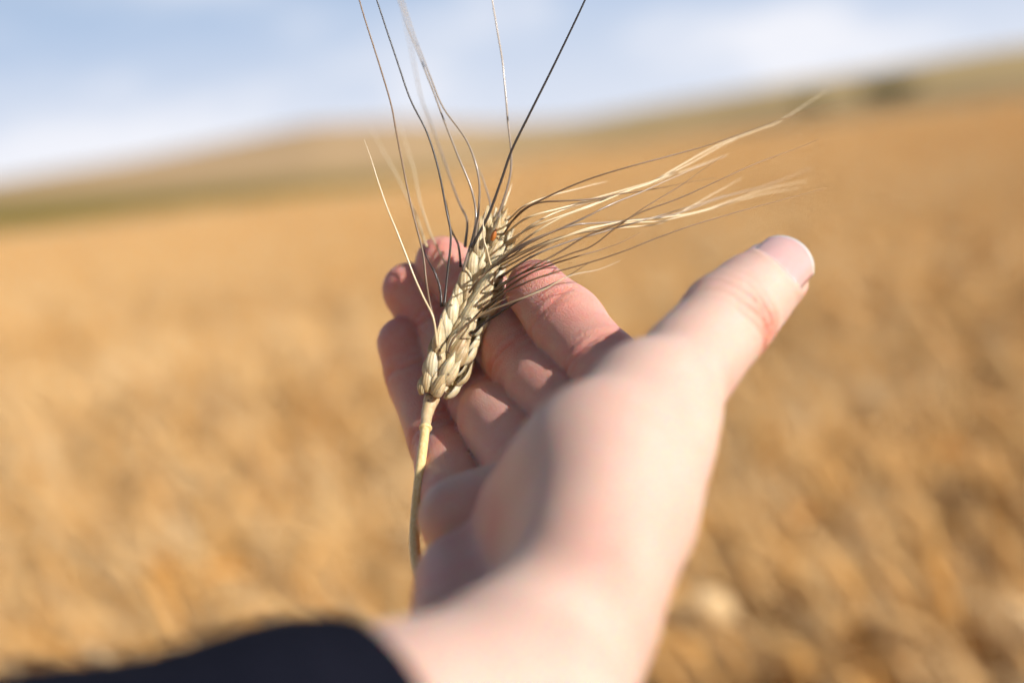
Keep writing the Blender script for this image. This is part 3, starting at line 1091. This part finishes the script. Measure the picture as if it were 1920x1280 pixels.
# papery tip
p, a, v, s = ear_frame(0.86)
for q in range(9):
    dirn = nrm(a + s * rng.normal() * 0.28 + v * rng.normal() * 0.28)
    of = nrm(np.cross(dirn, nrm(rng.normal(size=3))))
    husk("top_lemma", p + s * rng.normal() * 0.10 + v * rng.normal() * 0.12 - a * rng.uniform(0, .35), dirn, of, rng.uniform(0.65, 0.95), rng.uniform(0.16, 0.26), 0.09, ear, beak=0.4)
rust, n, b = new_mat("rust_scale")
b.inputs['Base Color'].default_value = (0.42, 0.13, 0.02, 1); b.inputs['Roughness'].default_value = 0.5
pr = E(922, 452, 31.75)
oo = husk("dried_anther", pr, nrm(np.array([0.32, 0.9, 0.05])), np.array([0, 0.0, 1.0]) - nrm(np.array([0.32, 0.9, 0.05])) * 0.05, 0.30, 0.12, 0.05, ear, mat=rust)
oo["label"] = "rust-orange dried scale"

# stem with its collar
stem_mat, n, b = new_mat("straw_stem")
tc = node(n, 'ShaderNodeTexCoord')
sn = node(n, 'ShaderNodeTexNoise', Scale=6.0, Detail=4.0)
sm = node(n, 'ShaderNodeMapping'); sm.inputs['Scale'].default_value = (3, 0.35, 3)
n.links.new(tc.outputs['Object'], sm.inputs['Vector']); n.links.new(sm.outputs['Vector'], sn.inputs['Vector'])
r_ = ramp(n, [(0.25, (0.58, 0.39, 0.14)), (0.55, (0.74, 0.55, 0.25)), (0.8, (0.80, 0.66, 0.38))])
n.links.new(sn.outputs['Fac'], r_.inputs['Fac']); n.links.new(r_.outputs['Color'], b.inputs['Base Color'])
b.inputs['Roughness'].default_value = 0.3
ST = spline([E(798, 800, 30.95), E(791, 855, 30.5), E(785, 905, 30.1), E(780, 955, 29.8), E(777, 1003, 29.4), E(779, 1040, 29.0), E(785, 1075, 28.6), E(802, 1130, 28.1)], 40)
v, f = tube(ST, np.linspace(0.105, 0.125, 40), 12)
stem = make_obj("stem", v, f, stem_mat, ear)
NK = spline([E(798, 801, 30.95), E(800, 780, 31.3), E(806, 757, 31.55), E(812, 742, 31.6)], 14)
v, f = tube(NK, [0.105, 0.11, 0.12, 0.125, 0.13, 0.135, 0.14, 0.145, 0.15, 0.16, 0.17, 0.18, 0.18, 0.17], 12)
neck = make_obj("neck", v, f, straw, ear)
cp = E(798, 802, 30.95); cd = nrm(E(799.5, 790, 31.1) - cp)
v, f = tube([cp - cd * 0.06, cp - cd * 0.03, cp, cp + cd * 0.03, cp + cd * 0.06], [0.105, 0.14, 0.15, 0.14, 0.11], 12)
make_obj("collar", v, f, stem_mat, ear)

# awns: (kind, tip width, [(x, y, distance), ...]) from root to tip
AWNS = [
 ('p', [(820, 650, 31.3), (812, 596, 31.3), (790, 550, 31.4), (759, 472, 31.5), (730, 400, 31.6), (700, 312, 31.7), (683, 262, 31.8)]),
 ('b', [(814, 600, 31.4), (806, 570, 31.5), (799, 525, 31.7), (793, 472, 31.8), (774, 400, 31.9), (759, 331, 32.0), (743, 244, 32.0), (731, 187, 32.0), (702, 94, 31.9), (674, 0, 31.8), (655, -70, 31.7)]),
 ('k', [(833, 575, 31.5), (838, 525, 31.6), (845, 447, 31.7), (838, 400, 31.8), (821, 312, 31.8), (801, 250, 31.8), (768, 184, 31.8), (734, 81, 31.8), (706, 0, 31.8), (684, -70, 31.8)]),
 ('s', [(868, 510, 31.7), (876, 480, 31.7), (890, 430, 31.8), (892, 392, 31.9), (881, 344, 31.9), (856, 287, 32.0), (827, 212, 32.4), (806, 153, 33.0), (765, 53, 34.5), (748, 0, 35.4), (735, -40, 36)]),
 ('s', [(890, 450, 31.9), (897, 400, 31.9), (898, 337, 31.9), (877, 269, 32.0), (831, 200, 32.3), (809, 150, 32.8), (782, 80, 34.2), (752, -10, 35.8)]),
 ('s', [(925, 425, 32.2), (940, 388, 32.2), (956, 331, 32.2), (958, 281, 32.2), (952, 219, 32.2), (940, 103, 32.4), (923, 0, 32.6), (915, -50, 32.7)]),
 ('k', [(884, 465, 31.6), (905, 425, 31.6), (918, 398, 31.6), (943, 330, 31.6), (960, 281, 31.6), (990, 219, 31.6), (1040, 120, 31.6), (1097, 0, 31.6), (1120, -50, 31.6)]),
 ('p', [(842, 510, 33.2), (827, 478, 33.6), (808, 439, 34.2), (791, 389, 35), (774, 312, 36.5), (749, 228, 38)]),
 ('p', [(800, 462, 33.5), (778, 400, 34.8), (743, 328, 36.5), (693, 237, 38.5)]),
 ('s', [(872, 462, 32.3), (876, 414, 32.8), (862, 382, 33.4), (834, 306, 34.6), (806, 225, 36), (787, 172, 37), (765, 62, 39), (752, -10, 40)]),
 ('k', [(864, 500, 32.2), (860, 463, 32.4), (846, 430, 32.6), (838, 390, 32.8), (828, 340, 33.4)]),
 ('k', [(828, 575, 32.0), (824, 534, 32.1), (806, 494, 32.2), (791, 460, 32.3), (780, 425, 32.6)]),
 ('s', [(915, 420, 32.5), (918, 377, 32.9), (902, 328, 33.8), (884, 290, 35)]),
 ('b', [(940, 445, 32.2), (975, 398, 32.2), (1031, 367, 32.1), (1110, 334, 32.0), (1200, 307, 32.2), (1275, 287, 32.6), (1324, 274, 33), (1400, 248, 33.8), (1500, 212, 35.2), (1590, 187, 36.5)]),
 ('p', [(945, 480, 32.2), (994, 442, 32.0), (1050, 409, 32), (1110, 386, 32.2), (1162, 364, 32.8), (1222, 341, 33.6), (1275, 311, 34.2), (1350, 270, 35), (1425, 242, 35.8), (1462, 227, 36.2), (1549, 171, 37.2)]),
 ('b', [(950, 425, 32.3), (985, 392, 32.3), (1012, 380, 32.2), (1057, 377, 32.2), (1110, 373, 32.4), (1162, 364, 32.8), (1219, 356, 33.4), (1294, 341, 34.4), (1346, 334, 35.2)]),
 ('s', [(930, 500, 32.0), (956, 476, 31.9), (1035, 435, 31.8), (1091, 411, 31.9), (1144, 384, 32.1), (1200, 361, 32.6), (1270, 330, 33.6), (1360, 292, 34.8)]),
 ('s', [(925, 498, 31.8), (975, 461, 31.7), (1030, 437, 31.7), (1076, 422, 31.8), (1114, 418, 32), (1170, 414, 32.6), (1260, 403, 33.8), (1350, 371, 35), (1440, 347, 36.2), (1522, 315, 37.2)]),
 ('p', [(935, 500, 32.1), (1012, 461, 31.9), (1102, 431, 31.9), (1162, 416, 32.2), (1237, 409, 33), (1312, 396, 34), (1425, 358, 35.6), (1515, 339, 37)]),
 ('b', [(880, 548, 31.3), (896, 526, 31.3), (920, 504, 31.3), (960, 480, 31.3), (994, 455, 31.4), (1050, 428, 31.6), (1110, 400, 31.9), (1162, 380, 32.3)]),
 ('b', [(930, 545, 31.8), (949, 530, 31.7), (1001, 499, 31.6), (1050, 472, 31.6), (1102, 441, 31.6), (1162, 418, 31.6), (1207, 396, 31.7), (1275, 371, 31.9), (1350, 337, 32.2), (1425, 304, 32.6), (1500, 276, 33), (1534, 261, 33.2)]),
 ('b', [(925, 545, 31.9), (949, 527, 31.8), (1001, 503, 31.7), (1069, 476, 31.7), (1110, 461, 31.7), (1155, 427, 31.7), (1207, 390, 31.8), (1275, 349, 32.2), (1312, 322, 32.5), (1357, 292, 33)]),
 ('b', [(885, 600, 31.4), (910, 575, 31.4), (956, 544, 31.4), (1012, 519, 31.5), (1102, 493, 31.6), (1170, 471, 31.7), (1237, 444, 31.9), (1312, 418, 32.2), (1425, 386, 32.8), (1549, 352, 33.6)]),
 ('p', [(885, 600, 31.3), (922, 581, 31.3), (975, 561, 31.3), (1024, 540, 31.3), (1069, 517, 31.3), (1125, 504, 31.3), (1162, 489, 31.3)]),
 ('k', [(885, 625, 31.5), (905, 607, 31.5), (935, 588, 31.5), (975, 562, 31.5), (1024, 538, 31.5), (1065, 517, 31.5), (1102, 494, 31.6)]),
 ('b', [(841, 662, 31.2), (845, 645, 31.15), (856, 628, 31.15), (884, 603, 31.15), (921, 575, 31.2), (955, 556, 31.3)]),
 ('p', [(940, 490, 32.3), (1040, 448, 32.2), (1150, 428, 32.8), (1237, 419, 33.6), (1290, 390, 34.2), (1340, 362, 34.8), (1391, 334, 35.6)]),
 ('p', [(945, 465, 32.5), (1000, 420, 32.7), (1060, 392, 33), (1130, 372, 33.4), (1200, 352, 34), (1260, 330, 34.6)]),
 ('k', [(940, 520, 32.4), (960, 505, 32.4), (985, 487, 32.4), (997, 478, 32.4)]),
 ('p', [(921, 500, 31.5), (908, 450, 31.4), (906, 420, 31.4), (910, 398, 31.4)]),
 ('p', [(940, 400, 32.4), (950, 372, 32.6), (960, 345, 32.8)]),
 ('p', [(948, 455, 32.3), (1000, 425, 32.2), (1080, 395, 32.4), (1170, 360, 33.0), (1222, 343, 33.5), (1300, 303, 34.4), (1360, 270, 35.2), (1440, 236, 36.2)]),
 ('p', [(940, 505, 32.0), (1020, 462, 31.9), (1090, 432, 32.0), (1150, 420, 32.4), (1210, 416, 33.0), (1250, 412, 33.6), (1330, 393, 34.6), (1420, 366, 35.8), (1500, 352, 36.8)]),
 ('p', [(945, 440, 32.5), (990, 408, 32.6), (1060, 388, 32.9), (1150, 362, 33.6), (1230, 338, 34.4), (1290, 318, 35.0), (1365, 290, 36.0)]),
 ('s', [(935, 520, 32.0), (1000, 480, 31.8), (1070, 452, 31.8), (1140, 432, 32.0), (1200, 415, 32.4), (1290, 388, 33.4), (1360, 366, 34.2)]),
 ('p', [(950, 415, 32.6), (985, 385, 32.8), (1030, 368, 33.2), (1090, 352, 33.8), (1140, 340, 34.4)]),
 ('b', [(922, 560, 31.7), (980, 520, 31.8), (1040, 494, 31.9), (1120, 470, 32.2), (1170, 452, 32.6), (1200, 436, 32.8)]),
]
for kind, ctrl in AWNS:
    right = ctrl[-1][0] > 960 and ctrl[-1][1] > 100
    if right: ctrl = [ctrl[0]] + [(x, y, d - 0.3 - 0.85 * float(sstep(np.array(x), 915, 1000))) for x, y, d in ctrl[1:]]
    P = spline([E(*q) for q in ctrl], 14 + 6 * len(ctrl))
    # the little kinks and waves a dry awn has
    n_ = len(P)
    tt = np.linspace(0, 1, n_)
    ph = rng.uniform(0, 6.28, 3)
    P = P + (np.sin(tt * 17 + ph[0])[:, None] * np.array([0.006, 0.005, 0.012]) + np.sin(tt * 39 + ph[1])[:, None] * np.array([0.0015, 0.002, 0.004])) * np.minimum(1, tt * 4)[:, None]
    r0 = {'k': 0.027, 'b': 0.024, 's': 0.025, 'p': 0.025}[kind] * rng.uniform(0.9, 1.1)
    if right: r0 *= 0.8
    tipr = 0.004
    rr_ = np.interp(tt, [0, 0.05, 0.5, 1], [r0 * 1.5, r0 * 1.15, r0 * 0.85, tipr])
    if ctrl[-1][1] < 0: rr_ = np.interp(tt, [0, 0.05, 0.5, 1], [r0 * 1.5, r0 * 1.15, r0 * 0.9, r0 * 0.65])
    v, f = tube(P, rr_, 6)
    o = make_obj("awn", v, f, AW[kind], ear)
    q = o.data.attributes.new("along", 'FLOAT', 'POINT'); q.data.foreach_set('value', np.repeat(tt, 6).astype(np.float32))
